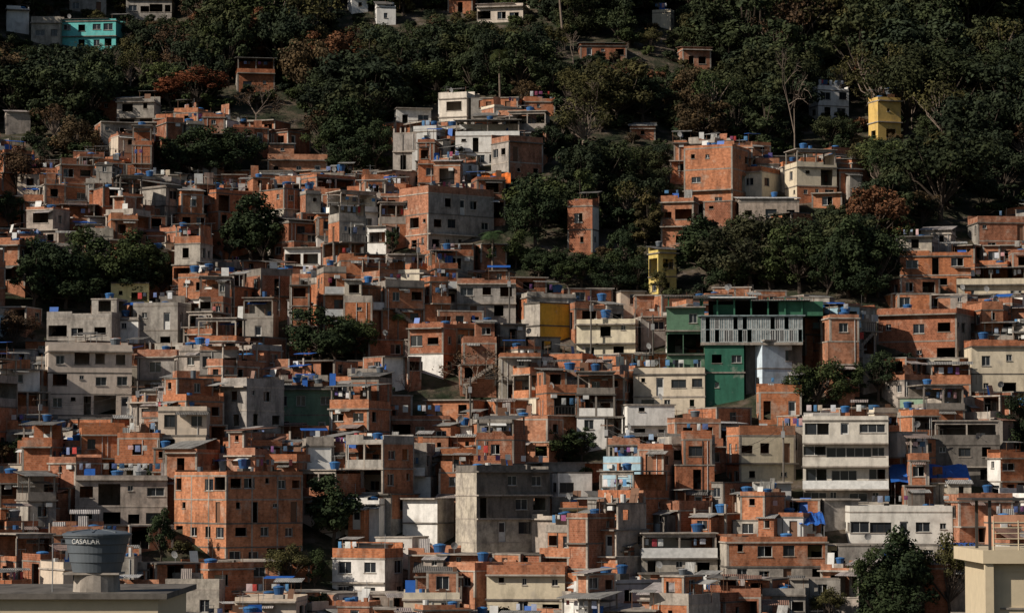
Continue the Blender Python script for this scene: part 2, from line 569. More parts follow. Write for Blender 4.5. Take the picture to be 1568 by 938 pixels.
def roof(mb, r, x0, x1, y0, y1, z, kind, pm, att, h=HS, cm=None):
    w, d = x1 - x0, y1 - y0
    T = .12
    def parapet(hh, m, skip=()):
        if r.random() < .3 and w > 3:
            c = x0 + w * r.uniform(.3, .7)
            mb.box(x0, c, y0, y0 + T, z, z + hh, m, False)
            mb.box(c, x1, y0, y0 + T, z, z + hh * r.uniform(.3, .7), m, False)
        else:
            mb.box(x0, x1, y0, y0 + T, z, z + hh, m, False)
        mb.box(x0, x1, y1 - T, y1, z, z + hh * r.uniform(.8, 1.6), m, False)
        mb.box(x0, x0 + T, y0 + T, y1 - T, z, z + hh * r.uniform(.8, 1), m, False)
        mb.box(x1 - T, x1, y0 + T, y1 - T, z, z + hh * r.uniform(.8, 1), m, False)
    def tankat(x, y, zz):
        att.append(('tank', x, y, zz, r.uniform(.7, 1.08)))
    if kind == 'parapet':
        parapet(r.uniform(.3, 1.0), pm)
        for k in range(r.choice([0, 1, 1, 1, 2])):
            if r.random() < .3:
                px = x0 + r.uniform(.9, w - .9); py = y0 + r.uniform(.7, max(.8, d * .5))
                b = r.uniform(.4, .9)
                mb.box(px - .5, px + .5, py - .5, py + .5, z, z + b, r.choice(['brick', 'conc', 'dconc']), False)
                tankat(px, py, z + b)
            else:
                tankat(x0 + r.uniform(.8, w - .8), y0 + r.uniform(.8, d * .8), z)
        clutter(mb, r, x0, x1, y0 + T, y1, z, r.choice([2, 3, 4, 6]))
        if r.random() < .35: clothes(mb, r, x0 + .2, x1 - .2, y0 + .5, z + 1.6)
    elif kind == 'terrace':
        parapet(r.uniform(.5, 1.05), pm)
        ph = r.uniform(2.0, 2.4)
        k = 2 if w < 4.5 else 3
        c = .08
        for i in range(k):
            xx = x0 + .15 + (w - .3) * i / (k - 1)
            mb.box(xx - c, xx + c, y0 + .14, y0 + .30, z, z + ph, 'conc', False)
            mb.box(xx - c, xx + c, y1 - .30, y1 - .14, z, z + ph + .35, 'conc', False)
        if r.random() < .6:
            mb.wall((x0 + .13, y1 - .35), (x1 - .13, y1 - .35), z, z + ph + .1, pm)
        if r.random() < .4:
            mb.wall((x1 - .14, y0 + .3), (x1 - .14, y1 - .35), z, z + ph, pm)
        if r.random() < .55:
            mb.slant(x0 - .3, x1 + .3, y0 - .4, y1 + .3, z + ph + .08, z + ph + .55, .07, cm or 'sheet')
            if r.random() < .15: tankat(x0 + w * .5, y1 - .6, z + ph + .5)
        else:
            mb.box(x0 - .1, x1 + .1, y0 - .1, y1 + .1, z + ph + .35, z + ph + .47, 'conc')
            mb.box(x0 + .15, x1 - .15, y0 + .13, y0 + .30, z + ph, z + ph + .349, 'conc')
            if r.random() < .5: tankat(x0 + r.uniform(.8, w - .8), y0 + r.uniform(.8, d - .8), z + ph + .47)
            clutter(mb, r, x0, x1, y0, y1, z + ph + .47, r.choice([0, 1, 2]))
        clutter(mb, r, x0 + .2, x1 - .2, y0 + .4, y1 - .5, z, 3)
        if r.random() < .5: clothes(mb, r, x0 + .2, x1 - .2, y0 + .4, z + 1.9)
    elif kind == 'sheet':
        hh = r.uniform(.25, .5)
        parapet(hh, pm)
        up = r.uniform(.4, 1.1)
        mb.box(x0 + .01, x1 - .01, y1 - T - .01, y1 - .01, z + hh, z + hh + up - .05, pm, False)
        q = r.uniform(.5, .95) if r.random() < .4 else 1
        mb.slant(x0 - .25, x0 + w * q + .25, y0 - .35, y1 + .25, z + hh + .06, z + hh + up + .1, .06, cm or 'sheet')
        if q < 1 and w * (1 - q) > .8: clutter(mb, r, x0 + w * q, x1, y0 + .3, y1, z, 2)
        if r.random() < .15: tankat(x0 + w * r.uniform(.3, .7), y1 - .5, z + hh + up)
    elif kind == 'room':
        parapet(r.uniform(.5, .95), pm)
        s = r.uniform(.4, .7)
        if r.random() < .5: a, b, fa, fb = x0 + .13, x0 + w * s, x0 + w * s, x1
        else: a, b, fa, fb = x1 - w * s, x1 - .13, x0, x1 - w * s
        fm = r.choice(['brick', 'brick', pm, 'plaster'])
        yy = y0 + r.choice([.13, d * .35])
        zt, _ = volume(mb, r, a, b, yy, y1 - .13, z, 1, h - .2, [fm], [fm], 0)
        if fb - fa > 1: clutter(mb, r, fa, fb, y0 + .15, y1 - .2, z, 3)
        if r.random() < .4:
            mb.slant(a - .3, b + .3, yy - .4, y1 + .1, zt + .12, zt + .5, .06, 'sheet')
        else:
            if r.random() < .6: tankat((a + b) / 2, (yy + y1) / 2, zt)
            clutter(mb, r, a, b, yy, y1 - .2, zt, 1)
    elif kind == 'stubs':
        for cx in (x0 + .12, (x0 + x1) / 2, x1 - .12):
            for cy in (y0 + .12, y1 - .12):
                hh = r.uniform(.3, 1.3)
                mb.box(cx - .1, cx + .1, cy - .1, cy + .1, z, z + hh, 'conc', False)
                for a in (-.05, .05):
                    mb.tube((cx + a, cy, z + hh), (cx + a + r.uniform(-.08, .08), cy, z + hh + r.uniform(.4, .8)), .012, .012, 'dframe', 3)
        if r.random() < .6: mb.box(x0 + .23, x0 + w * .48, y0, y0 + T, z, z + r.uniform(.4, 1.4), 'brick', False)
        if r.random() < .6: mb.box(x0 + .24, x1 - .24, y1 - T, y1, z, z + r.uniform(.6, 1.8), 'brick', False)
        if r.random() < .55: tankat(x0 + r.uniform(.8, w - .8), y0 + r.uniform(.9, d - .8), z)
        clutter(mb, r, x0 + .2, x1 - .2, y0 + .4, y1 - .5, z, 4)
    if r.random() < .09:
        att.append(('dish', x0 + r.uniform(.3, w - .3), y0 + .06, z + (.4 if kind in ('parapet',) else .0), 1))

PAINTS = [((.66, .58, .45), 5), ((.80, .77, .72), 8), ((.58, .48, .38), 4), ((.60, .56, .51), 4), ((.66, .54, .28), 1),
          ((.30, .42, .30), .4), ((.33, .48, .56), .6), ((.60, .31, .19), 1.2), ((.6, .36, .07), .25), ((.50, .49, .47), 2.5), ((.1, .3, .22), .25)]
def pick(r, tab):
    t = r.random() * sum(w for _, w in tab)
    for c, w in tab:
        t -= w
        if t <= 0: return c
    return tab[-1][0]

def place_att(att, x, y, z, yaw):
    c, s = math.cos(yaw), math.sin(yaw)
    for (k, ax, ay, az, sc) in att:
        wx, wy = x + ax * c - ay * s, y + ax * s + ay * c
        if k == 'tank':
            g = R.random() < .12
            inst('water_tank', TANK2 if g else TANK, (wx, wy, z + az), R.uniform(0, 6), (sc, sc, sc * R.uniform(.8, 1.0)))
        else:
            inst('satellite_dish', DISH, (wx, wy, z + az), R.uniform(-1.2, .6))

AVOID = []
def hero(name, uL, uR, vT, vB, yaw=0, k=1.0, n=None, fm='paint', sm=None, color=(.6, .58, .55), rf='parapet', dens=.9, big=1.1,
         balc=False, par=None, dv=14, top=None, hero_r=None, kinds=None, cm=None, grid=False):
    r = random.Random(int(uL * 7 + vT)) if hero_r is None else random.Random(hero_r)
    yaw = rad(yaw)
    uc = (uL + uR) / 2
    gx, gy, gz = ground(uc, vB + dv)
    W = (uR - uL) / FP * gy
    w = W / (math.cos(yaw) + k * abs(math.sin(yaw)))
    d = k * w
    y = gy + .5 * (w * abs(math.sin(yaw)) + d * math.cos(yaw))
    x = (uc - 784) / FP * y
    ztop = z_at(vT, gy)
    zb = gz
    extra = {'parapet': .7, 'terrace': 2.7, 'sheet': 1.0, 'room': 2.7, 'stubs': .8, 'bare': 0}[rf]
    hh = ztop - zb - extra
    if n is None: n = max(1, round(hh / 2.8))
    h = hh / n
    if h < 2.3:
        zb -= (2.4 - h) * n; h = 2.4
    if h > 3.3: zb += (h - 3.1) * n; h = 3.1
    mb = MB(); att = []
    fms = fm if isinstance(fm, list) else [fm] * n
    sms = (sm if isinstance(sm, list) else [sm] * n) if sm else list(fms)
    fms = (fms + [fms[-1]] * n)[:n]; sms = (sms + [sms[-1]] * n)[:n]
    zt, E = volume(mb, r, -w / 2, w / 2, -d / 2, d / 2, 0, n, h, fms, sms, 7, dens, big, balc, kinds=kinds, grid=grid)
    roof(mb, r, -w / 2, w / 2, -d / 2, d / 2, zt, rf, par or fms[-1], att, cm=cm)
    mb.obj(name, (x, y, zb), yaw, color)
    place_att(att, x, y, zb, yaw)
    AVOID.append(dict(x=x, y=y, w=w, d=d, rect=(uL, uR, vT, vB), k='h'))
    return x, y, zb, w, d, zt

WH = (.80, .77, .72); CR = (.64, .55, .41); PK = (.64, .54, .45)
hero('brick_apartment_building', 265, 467, 716, 862, 40, 1.0, 4, 'brick', 'brick', rf='parapet', big=1.1, hero_r=3, grid=True, dens=1)
hero('concrete_tower_house', 697, 843, 710, 852, 28, .55, 4, ['plaster', 'plaster', 'dconc', 'dconc'], 'plaster', rf='parapet', dens=.45, hero_r=5)
hero('white_house', 617, 696, 762, 826, -30, .8, None, 'paint', 'plaster', WH, 'bare', dens=.6)
hero('grey_apartment_house', 112, 262, 722, 808, 8, .6, None, 'plaster', 'plaster', rf='parapet', big=1.2)
hero('plaster_apartment_building', 66, 204, 527, 645, 14, .45, 4, 'paint', 'paint', PK, 'parapet', big=.9, dens=1, hero_r=8)
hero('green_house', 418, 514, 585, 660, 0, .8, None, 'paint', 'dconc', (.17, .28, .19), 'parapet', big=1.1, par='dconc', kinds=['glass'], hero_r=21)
hero('white_blue_house', 1152, 1228, 520, 597, 22, .5, None, 'paint', 'paint', (.62, .72, .80), 'bare', kinds=['hole', 'glass'])
hero('yellow_house', 803, 874, 462, 520, 35, .7, None, 'paint', 'plaster', (.74, .38, .04), 'bare', dens=.15)
hero('pale_yellow_house', 168, 229, 432, 470, 5, .7, None, 'paint', 'paint', (.80, .70, .34), 'bare', kinds=['hole'], big=1.5, dens=1)
hero('balcony_apartment_building', 1225, 1365, 632, 768, -8, .6, 4, ['plaster', 'paint', 'paint', 'paint'], 'plaster', (.64, .59, .51), 'parapet', balc=True, big=1.9, kinds=['glass', 'glass', 'open'], dens=1)
hero('brick_apartment_building', 1047, 1150, 216, 312, -25, .9, None, 'brick', rf='parapet', par='brick')
hero('brick_house', 1012, 1072, 300, 372, -15, .8, None, 'brick', rf='parapet')
hero('brick_house', 1205, 1282, 225, 300, 15, .8, None, ['brick', 'paint'], 'paint', CR, rf='terrace')
hero('concrete_house', 1130, 1222, 296, 330, 0, .8, None, 'plaster', rf='sheet')
hero('white_house', 1242, 1302, 130, 172, 18, .7, None, 'paint', 'paint', WH, 'parapet')
hero('yellow_house', 1334, 1382, 146, 206, 20, .8, None, 'paint', 'paint', (.66, .44, .14), 'parapet', kinds=['hole'])
hero('turquoise_house', 92, 184, 22, 64, -6, .7, 2, 'paint', 'paint', (.14, .52, .49), 'sheet', kinds=['glass', 'hole'])
hero('plaster_house', 45, 90, 28, 55, 0, .8, None, 'plaster', rf='parapet')
hero('long_white_house', 1295, 1452, 772, 838, 0, .45, None, 'paint', 'paint', (.74, .70, .63), 'parapet', big=1.5, kinds=['glass', 'glassd'], dens=1)
hero('terrace_house', 975, 1096, 812, 882, 4, .6, None, ['plaster', 'paint'], 'plaster', (.72, .68, .62), 'terrace', par='white')
hero('brick_and_plaster_building', 610, 757, 286, 378, 38, .6, None, 'plaster', 'brick', rf='parapet', par='brick', dens=.8, big=.9)
hero('brick_house', 869, 918, 306, 380, -20, .8, None, 'brick', ['paint'], (.62, .58, .52), 'parapet')
hero('yellow_house', 994, 1036, 374, 446, 25, 1, None, 'paint', 'paint', (.66, .5, .16), 'sheet')
hero('white_house', 672, 727, 142, 192, -20, .8, None, 'paint', 'paint', (.68, .61, .52), 'parapet')
hero('concrete_terrace_house', 697, 800, 178, 240, -4, .6, None, 'paint', 'paint', (.74, .71, .66), 'terrace', par='white')
hero('white_house', 600, 660, 165, 192, 10, .8, None, 'paint', 'paint', WH, 'bare')
hero('brick_house', 752, 832, 208, 268, 32, .8, None, 'brick', 'plaster', rf='parapet')
hero('brick_house', 405, 502, 216, 264, 5, .7, None, ['brick'], 'brick', rf='room')
hero('concrete_house', 178, 240, 145, 192, -5, .8, None, 'plaster', rf='sheet')
hero('concrete_house', 355, 420, 85, 130, 10, .8, None, 'brick', 'plaster', rf='terrace')
hero('brick_house', 952, 1032, 618, 668, 8, .7, None, 'paint', 'paint', WH, 'bare', dens=.5)
hero('plaster_apartment_building', 968, 1090, 562, 628, -10, .7, None, 'paint', 'paint', (.60, .51, .39), 'parapet', big=1.2)
hero('brick_house', 1375, 1490, 358, 430, -6, .7, None, 'brick', 'plaster', rf='room')
hero('cream_house', 1462, 1575, 402, 455, -8, .6, None, 'paint', 'brick', CR, 'terrace')
hero('white_house', 510, 618, 843, 912, -24, .7, None, 'paint', 'plaster', (.74, .70, .65), 'parapet', par='brick', kinds=['glass'], big=1.2)
hero('cream_house', 745, 872, 868, 940, -6, .6, None, 'paint', 'plaster', (.64, .55, .40), 'parapet', par='brick')
hero('concrete_house', 1097, 1262, 818, 890, 6, .6, None, ['plaster', 'brick'], 'plaster', rf='parapet', par='brick')
hero('cream_house', 1113, 1216, 655, 742, 14, .7, None, 'paint', 'brick', (.62, .54, .40), 'parapet', par='brick')
hero('brick_house', 1340, 1500, 470, 552, -26, .8, None, 'brick', 'plaster', rf='parapet', par='brick')
hero('painted_house', 1482, 1600, 520, 604, 0, .6, None, ['paint', 'paint'], 'paint', CR, 'parapet', par='brick')
hero('concrete_house', 75, 192, 452, 526, -10, .8, None, 'plaster', rf='room')
hero('concrete_house', 205, 290, 458, 530, -14, .8, None, 'plaster', 'plaster', rf='parapet')
hero('concrete_house', 258, 345, 890, 945, -4, .7, None, 'plaster', rf='parapet')
hero('white_house', 845, 906, 722, 765, 12, .8, None, 'paint', 'paint', WH, 'bare', dens=.3)
hero('cream_house', 882, 985, 486, 545, -12, .7, None, 'paint', 'plaster', (.66, .58, .43), 'parapet')
hero('white_house', 625, 700, 492, 570, -25, .8, None, ['paint', 'brick'], 'brick', WH, 'parapet', par='brick')
hero('brick_house', 1488, 1575, 332, 380, 6, .7, None, 'brick', 'plaster', rf='parapet')
hero('brick_house', 1160, 1225, 590, 640, 0, .7, None, 'brick', rf='parapet')
hero('concrete_house', 372, 425, 452, 520, -8, .8, None, 'plaster', rf='terrace')
hero('dark_concrete_building', 1425, 1530, 640, 730, -5, .7, None, 'dconc', 'dconc', rf='terrace')
hero('white_house', 1512, 1580, 690, 760, 20, .7, None, 'brick', 'paint', WH, 'parapet')
hero('concrete_house', 700, 790, 425, 480, 0, .7, None, 'plaster', 'brick', rf='parapet', par='brick')
hero('white_house', 562, 600, 345, 382, -20, .8, None, 'paint', 'paint', WH, 'bare')
hero('white_house', 436, 500, 378, 412, -10, .8, None, 'paint', 'paint', WH, 'bare')
hero('white_house', 600, 690, 632, 672, 0, .7, None, 'brick', 'paint', WH, 'parapet')
for (a, b, c, d, m) in [(572, 605, 2, 32, 'paint'), (730, 812, 0, 30, 'paint'), (685, 728, -14, 16, 'brick'), (1000, 1035, 12, 38, 'paint'), (965, 1005, 186, 208, 'brick'), (800, 850, 148, 172, 'brick'),
                        (1040, 1090, 66, 98, 'brick'), (530, 562, -10, 14, 'paint'), (190, 262, -10, 26, 'plaster'), (0, 44, 165, 200, 'plaster'), (96, 160, -14, 14, 'plaster'), (0, 40, 8, 44, 'paint'), (885, 960, 60, 84, 'brick')]:
    hero('hillside_house', a, b, c, d, R.uniform(-20, 20), .8, None, m, None, R.choice([WH, CR, PK]), R.choice(['sheet', 'parapet']), dv=8)

def green_complex():
    gx, gy, gz = ground(1140, 617)
    s = gy / FP
    y = gy + 4
    x = (1140 - 784) / FP * y
    par = empty('green_building', (x, y, gz), rad(-3))
    w = 240 * s
    r = random.Random(4)
    L = -w / 2
    m1 = MB()
    t = z_at(468, gy) - gz
    xa, xb = L, L + 58 * s
    n = max(3, round(t / 2.8))
    volume(m1, r, xa, xb, -3, 5, 0, n, t / n, ['paint'] * n, ['paint'] * n, 5, .6, .8, rm='paint')
    m1.slant(xa - .3, xb + .4, -3.6, 5.3, t + 1.2, t + 1.5, .08, 'sheet')
    for xx in (xa + .2, xb - .2):
        m1.box(xx - .07, xx + .07, -2.9, -2.76, t, t + 1.2, 'green', False)
        m1.box(xx - .07, xx + .07, 4.7, 4.84, t, t + 1.4, 'green', False)
    m1.obj('tall_wing', color=(.10, .19, .12), parent=par)
    m2 = MB()
    t2 = z_at(524, gy) - gz
    n = max(2, round(t2 / 2.8))
    volume(m2, r, xb + .02, L + 118 * s, -3.6, 5, 0, n, t2 / n, ['paint'] * n, ['paint'] * n, 5, .7, 1, rm='paint')
    m2.obj('front_wing', color=(.03, .13, .085), parent=par)
    m3 = MB()
    xc, xd = L + 52 * s, L + 208 * s
    z0 = t2 + .02; z1 = z_at(484, gy) - gz
    m3.box(xc, xd, -3.9, 5, z0 - .3, z0, 'conc')
    k = 22
    zm = (z0 + z1) / 2
    for lo, hi in ((z0 + .05, zm - .03), (zm + .03, z1 - .1)):
        ops = [((xd - xc) * (i + .03) / k, (xd - xc) * (i + .97) / k, lo + .0, hi - .02, r.choice(['pale', 'pale', 'glass', 'pale', 'hole'])) for i in range(k)]
        m3.wall((xc, -3.8), (xd, -3.8), lo - .05, hi + .03, 'paleglass', ops, 'paleglass', .05, False)
    m3.wall((xd, -3.8), (xd, 5), z0, z1, 'green', [])
    m3.wall((xd, 5), (xc, 5), z0, z1, 'green', [])
    m3.wall((xc, 5), (xc, -3.8), z0, z1, 'green', [])
    m3.box(xb + 63 * s, xd, -2.3, 5, -5, z0 - .3, 'dconc')
    z2 = z_at(454, gy) - gz
    m3.box(xc - .3, xd + .3, -4.1, 5.2, z1, z1 + .15, 'paleglass')
    for i in range(7):
        xx = xc + (xd - xc) * i / 6
        m3.box(xx - .09, xx + .09, -2.3, -2.12, z1 + .15, z2, 'green', False)
    m3.wall((xc + 1, 3.2), (xd, 3.2), z1 + .15, z2, 'dark')
    m3.box(xd - 2.6, xd + 2.4, -2.0, 3, z1 + .15, z1 + 1.8, 'green')
    m3.box(xc + 1.5, xc + 4, -1.0, 3, z1 + .15, z1 + 1.5, 'green')
    m3.slant(xc - .8, xc + (xd - xc) * .55, -3.2, 5.4, z2 + .05, z2 + .2, .12, 'white')
    m3.slant(xc + (xd - xc) * .5, xd + 1, -3.0, 5.2, z2 - .25, z2 - .05, .12, 'sheet')
    m3.obj('glazed_gallery', parent=par)
    AVOID.append(dict(x=x, y=y, w=w, d=9, rect=(1020, 1262, 445, 600), k='h'))
green_complex()

# ---------------------------------------------------------------- vegetation meshes
def leaf_quads(P, Nn, size, r):
    n = len(P)
    a = np.cross(Nn, r.normal(size=(n, 3)))
    a /= np.linalg.norm(a, axis=1)[:, None] + 1e-9
    b = np.cross(Nn, a)
    sz = size[:, None]
    a = a * sz; b = b * sz * .62
    v = np.stack([P - a, P + b, P + a, P - b], 1)
    return v.reshape(-1, 3)

def finish_tree(name, woodmb, V, bark):
    me = bpy.data.meshes.new(name)
    verts = np.array(woodmb.V, dtype=np.float32).reshape(-1, 3)
    allv = np.concatenate([verts, V.astype(np.float32)]) if len(V) else verts
    nl = len(V) // 4
    loops = np.arange(len(allv), dtype=np.int32)
    nf = len(woodmb.F) + nl
    me.vertices.add(len(allv)); me.vertices.foreach_set('co', allv.ravel())
    me.loops.add(len(allv)); me.loops.foreach_set('vertex_index', loops)
    me.polygons.add(nf)
    me.polygons.foreach_set('loop_start', np.arange(nf, dtype=np.int32) * 4)
    me.materials.append(MT[bark]); me.materials.append(MT['leaf'])
    mi = np.zeros(nf, dtype=np.int32); mi[len(woodmb.F):] = 1
    me.polygons.foreach_set('material_index', mi)
    me.update(calc_edges=True)
    me.validate()
    return me

def make_tree(seed, Ht=10, Rc=4.3, ncl=26, lpc=190, crown=.36, leaf=.26, bark='bark', low=.35, dens=1):
    r = np.random.RandomState(seed)
    mb = MB()
    th = Ht * max(low, .2)
    top = Vector((r.uniform(-.4, .4), r.uniform(-.4, .4), th))
    mb.tube((0, 0, -1), (top.x * .4, top.y * .4, th * .5), .32, .25, bark, 7)
    mb.tube((top.x * .4, top.y * .4, th * .5), top, .25, .2, bark, 7)
    C = []
    cz = Ht * (low + 1) / 2
    hz = Ht * (1 - low) / 2
    for i in range(ncl):
        d = r.normal(size=3); d /= np.linalg.norm(d)
        if d[2] < -.5 and low > .15: d[2] *= -.5
        q = r.uniform(.35, .92)
        c = np.array([d[0] * Rc * q, d[1] * Rc * q, cz + d[2] * hz * q])
        C.append((c, r.uniform(.16, crown) * Rc))
    P = []; NN = []
    for i, (c, cr) in enumerate(C):
        mid = (np.array(top) * .5 + c * .5) + r.normal(size=3) * .3
        mb.tube(top, mid, .13, .07, bark, 4)
        mb.tube(mid, c, .07, .025, bark, 4)
        n = int(lpc * dens * (cr / Rc / .29) ** 2)
        d = r.normal(size=(n, 3)); d /= np.linalg.norm(d, axis=1)[:, None]
        rr = cr * (r.uniform(.3, 1.0, size=n) ** .55)
        rr = rr * (1 + .3 * np.sin(d[:, 0] * 5 + i) * np.cos(d[:, 2] * 6 + i))
        p = c + d * rr[:, None] * np.array([1, 1, .8])
        nn = d * 1.0 + r.normal(size=(n, 3)) * .38 + np.array([0, 0, .35])
        nn /= np.linalg.norm(nn, axis=1)[:, None]
        P.append(p); NN.append(nn)
    P = np.concatenate(P); NN = np.concatenate(NN)
    V = leaf_quads(P, NN, r.uniform(leaf * .5, leaf * 1.2, size=len(P)), r)
    return finish_tree('broadleaf_tree', mb, V, bark)

def make_bare(seed, Ht=10, leafy=0, bark='palebark', spread=.5, thick=.26):
    r = np.random.RandomState(seed)
    mb = MB(); tips = []
    def br(p, d, L, rr, lev):
        q = p + d * L
        mb.tube(tuple(p), tuple(q), rr, rr * .7, bark, 5 if lev < 2 else 3)
        if lev >= 5:
            tips.append(q); return
        for k in range(2 if r.rand() < .4 else 3):
            nd = d + r.normal(size=3) * spread + np.array([0, 0, .12])
            nd /= np.linalg.norm(nd)
            br(q, nd, L * r.uniform(.6, .85), rr * .62, lev + 1)
    br(np.array([0, 0, -1.0]), np.array([0, 0, 1.0]), Ht * .33, thick, 0)
    V = np.zeros((0, 3))
    if leafy:
        T = np.array(tips)
        P = np.repeat(T, leafy, 0) + r.normal(size=(len(T) * leafy, 3)) * .35
        NN = r.normal(size=P.shape); NN /= np.linalg.norm(NN, axis=1)[:, None]
        V = leaf_quads(P, NN, r.uniform(.1, .22, size=len(P)), r)
    return finish_tree('bare_tree', mb, V, bark)

def make_palm(seed, Ht=9):
    r = np.random.RandomState(seed)
    mb = MB()
    mb.tube((0, 0, -1), (.15, 0, Ht * .5), .22, .17, 'palebark', 7)
    mb.tube((.15, 0, Ht * .5), (.1, .1, Ht), .17, .15, 'palebark', 7)
    Q = []
    for i in range(22):
        az = i * 2.4; el = r.uniform(-.3, 1.1)
        d = np.array([math.cos(az), math.sin(az), 0])
        p = np.array([.1, .1, Ht]); side = np.array([-d[1], d[0], 0])
        L = r.uniform(2.3, 3.1); ns = 12
        for k in range(ns):
            dd = d * math.cos(el) + np.array([0, 0, math.sin(el)])
            q = p + dd * L / ns
            ll = .75 * math.sin(math.pi * (k + 1.2) / (ns + 1.5)) + .1
            for sg in (-1, 1):
                e = side * sg * ll + dd * .35 - np.array([0, 0, .25 * ll])
                Q += [p, p + dd * .09, p + e + dd * .06, p + e]
            p = q; el -= .17
    return finish_tree('palm_tree', mb, np.array(Q), 'palebark')

TREES = [make_tree(s, 10, rc, ncl, 200, leaf=lf, low=lo) for s, rc, ncl, lf, lo in
         [(1, 4.4, 32, .22, .12), (2, 3.8, 28, .20, .15), (3, 4.9, 36, .24, .1), (4, 3.4, 26, .22, .1), (5, 4.5, 30, .2, .2), (6, 4.1, 36, .26, .12)]]
FTREES = [make_tree(s, 10, rc, ncl, 190, leaf=lf, low=lo, crown=cr) for s, rc, ncl, lf, cr, lo in
         [(51, 4.4, 26, .26, .38, .12), (52, 3.9, 34, .24, .28, .08), (53, 5.2, 24, .28, .42, .2), (54, 3.0, 26, .25, .36, .05), (55, 4.6, 40, .25, .25, .1)]]
THIN = [make_tree(s, 10, 3.8, 26, 70, .32, .2, 'palebark', .35) for s in (11, 12)]
BUSH = [make_tree(s, 3.0, 2.2, 14, 150, .42, .2, 'bark', .08) for s in (21, 22, 23)]
BARE = [make_bare(31, 11, thick=.2), make_bare(32, 10, 4, spread=.55, thick=.2), make_bare(33, 9, 0, 'bark', .6, .2)]
PALM = [make_palm(41)]

GREENS = [((.031, .041, .020), 6), ((.024, .033, .019), 7), ((.042, .049, .023), 4), ((.062, .058, .025), 1.8), ((.072, .051, .028), 1.8), ((.046, .059, .023), 1.6), ((.105, .050, .027), .5), ((.085, .072, .032), .5)]

def town_tree(name, u, vT, vB, width, me, color, dv=8, avoid=True):
    gx, gy, gz = ground(u, vB + dv)
    ht = z_at(vT, gy) - gz
    wm = width / FP * gy
    rr = 4.3
    if me in BUSH: base, rr = 3.0, 2.3
    elif me in BARE: base, rr = 10.5, 4.5
    elif me in PALM: base, rr = 10.0, 2.8
    else: base = 10.0
    inst(name, me, (gx, gy, gz), R.uniform(0, 6.28), (wm / 2 / rr, wm / 2 / rr, ht / base), color)
    if avoid:
        AVOID.append(dict(x=gx, y=gy, w=wm * .4, d=wm * .35, rect=(u - width * .48, u + width * .48, vT, vB + 4), k='t'))

DG = (.027, .040, .019); MG = (.039, .053, .021); YG = (.064, .061, .025); BR = (.075, .048, .029); RD = (.15, .052, .026)
for t in [
    (80, 350, 455, 110, 0, DG), (150, 345, 450, 120, 2, MG), (215, 352, 450, 110, 5, MG), (50, 375, 470, 90, 3, DG), (130, 385, 460, 100, 4, MG), (245, 385, 455, 60, 1, DG), (100, 400, 468, 100, 2, DG), (190, 395, 462, 100, 0, DG),
    (385, 297, 398, 105, 5, DG), (405, 340, 400, 60, 1, DG), (350, 335, 395, 50, 3, DG),
    (490, 466, 550, 95, 2, DG), (545, 474, 546, 75, 0, MG), (515, 490, 552, 80, 5, DG), (465, 485, 545, 50, 3, DG),
    (510, 728, 832, 105, 5, DG), (1250, 540, 625, 95, 0, MG), (1345, 535, 608, 85, 1, DG), (1300, 555, 612, 80, 3, MG), (1225, 565, 625, 50, 4, DG),
    (1330, 832, 950, 85, 1, MG), (1390, 808, 955, 120, 5, DG), (1455, 820, 940, 95, 4, YG), (1360, 870, 960, 100, 2, DG),
    (855, 650, 708, 85, 0, MG), (890, 648, 704, 65, 3, DG), (245, 768, 862, 60, 3, DG), (440, 835, 905, 80, 4, YG), (480, 838, 900, 60, 1, MG),
    (1555, 600, 690, 60, 2, DG), (20, 478, 535, 80, 4, BR), (15, 665, 710, 50, 0, DG),
    (290, 188, 262, 90, 2, DG), (355, 190, 268, 95, 0, DG), (265, 215, 268, 60, 3, DG), (320, 205, 268, 80, 5, DG), (395, 205, 262, 50, 1, DG),
    (530, 152, 250, 100, 5, DG), (575, 180, 262, 70, 1, DG), (500, 195, 250, 70, 4, MG), (540, 200, 262, 80, 2, DG),
    (300, 105, 165, 110, 4, RD), (262, 118, 160, 70, 1, RD), (25, 225, 300, 80, 4, BR), (15, 290, 350, 60, 1, DG),
    (1080, 330, 432, 110, 5, DG), (1150, 318, 440, 130, 2, (.042, .044, .024)), (1225, 335, 445, 110, 0, MG), (1300, 330, 452, 110, 5, DG), (1345, 350, 450, 90, 4, DG), (1265, 375, 455, 80, 1, DG), (1180, 372, 440, 80, 3, MG), (1115, 380, 440, 80, 2, DG), (1325, 395, 456, 90, 2, DG),
    (820, 262, 375, 95, 0, DG), (800, 300, 380, 60, 1, DG), (955, 335, 428, 80, 3, DG), (850, 375, 422, 70, 0, DG), (745, 365, 412, 50, 3, MG),
    (790, 350, 405, 60, 2, MG), (825, 378, 425, 60, 5, DG), (890, 385, 432, 75, 1, DG), (925, 375, 436, 70, 0, MG), (975, 392, 440, 55, 4, DG), (870, 398, 438, 60, 3, MG), (945, 400, 442, 70, 2, DG), (1010, 405, 452, 45, 3, YG),
    (600, 345, 390, 34, 3, DG), (1270, 900, 960, 60, 4, YG)]:
    town_tree('broadleaf_tree', t[0], t[1], t[2], t[3], TREES[t[4]], t[5])
town_tree('bare_tree', 715, 525, 612, 120, BARE[1], BR)
town_tree('bare_tree', 625, 545, 605, 50, BARE[2], BR)
town_tree('bare_tree', 1217, 82, 240, 80, BARE[0], BR)
town_tree('bare_tree', 392, 118, 185, 70, BARE[1], BR)
town_tree('bare_tree', 880, 50, 120, 60, BARE[0], BR, avoid=False)
town_tree('bare_tree', 545, 30, 110, 60, BARE[2], BR, avoid=False)
town_tree('palm_tree', 766, 72, 150, 50, PALM[0], (.05, .06, .02))
town_tree('palm_tree', 755, 350, 415, 60, PALM[0], (.04, .07, .03))
town_tree('palm_tree', 610, 478, 520, 40, PALM[0], (.05, .08, .03))

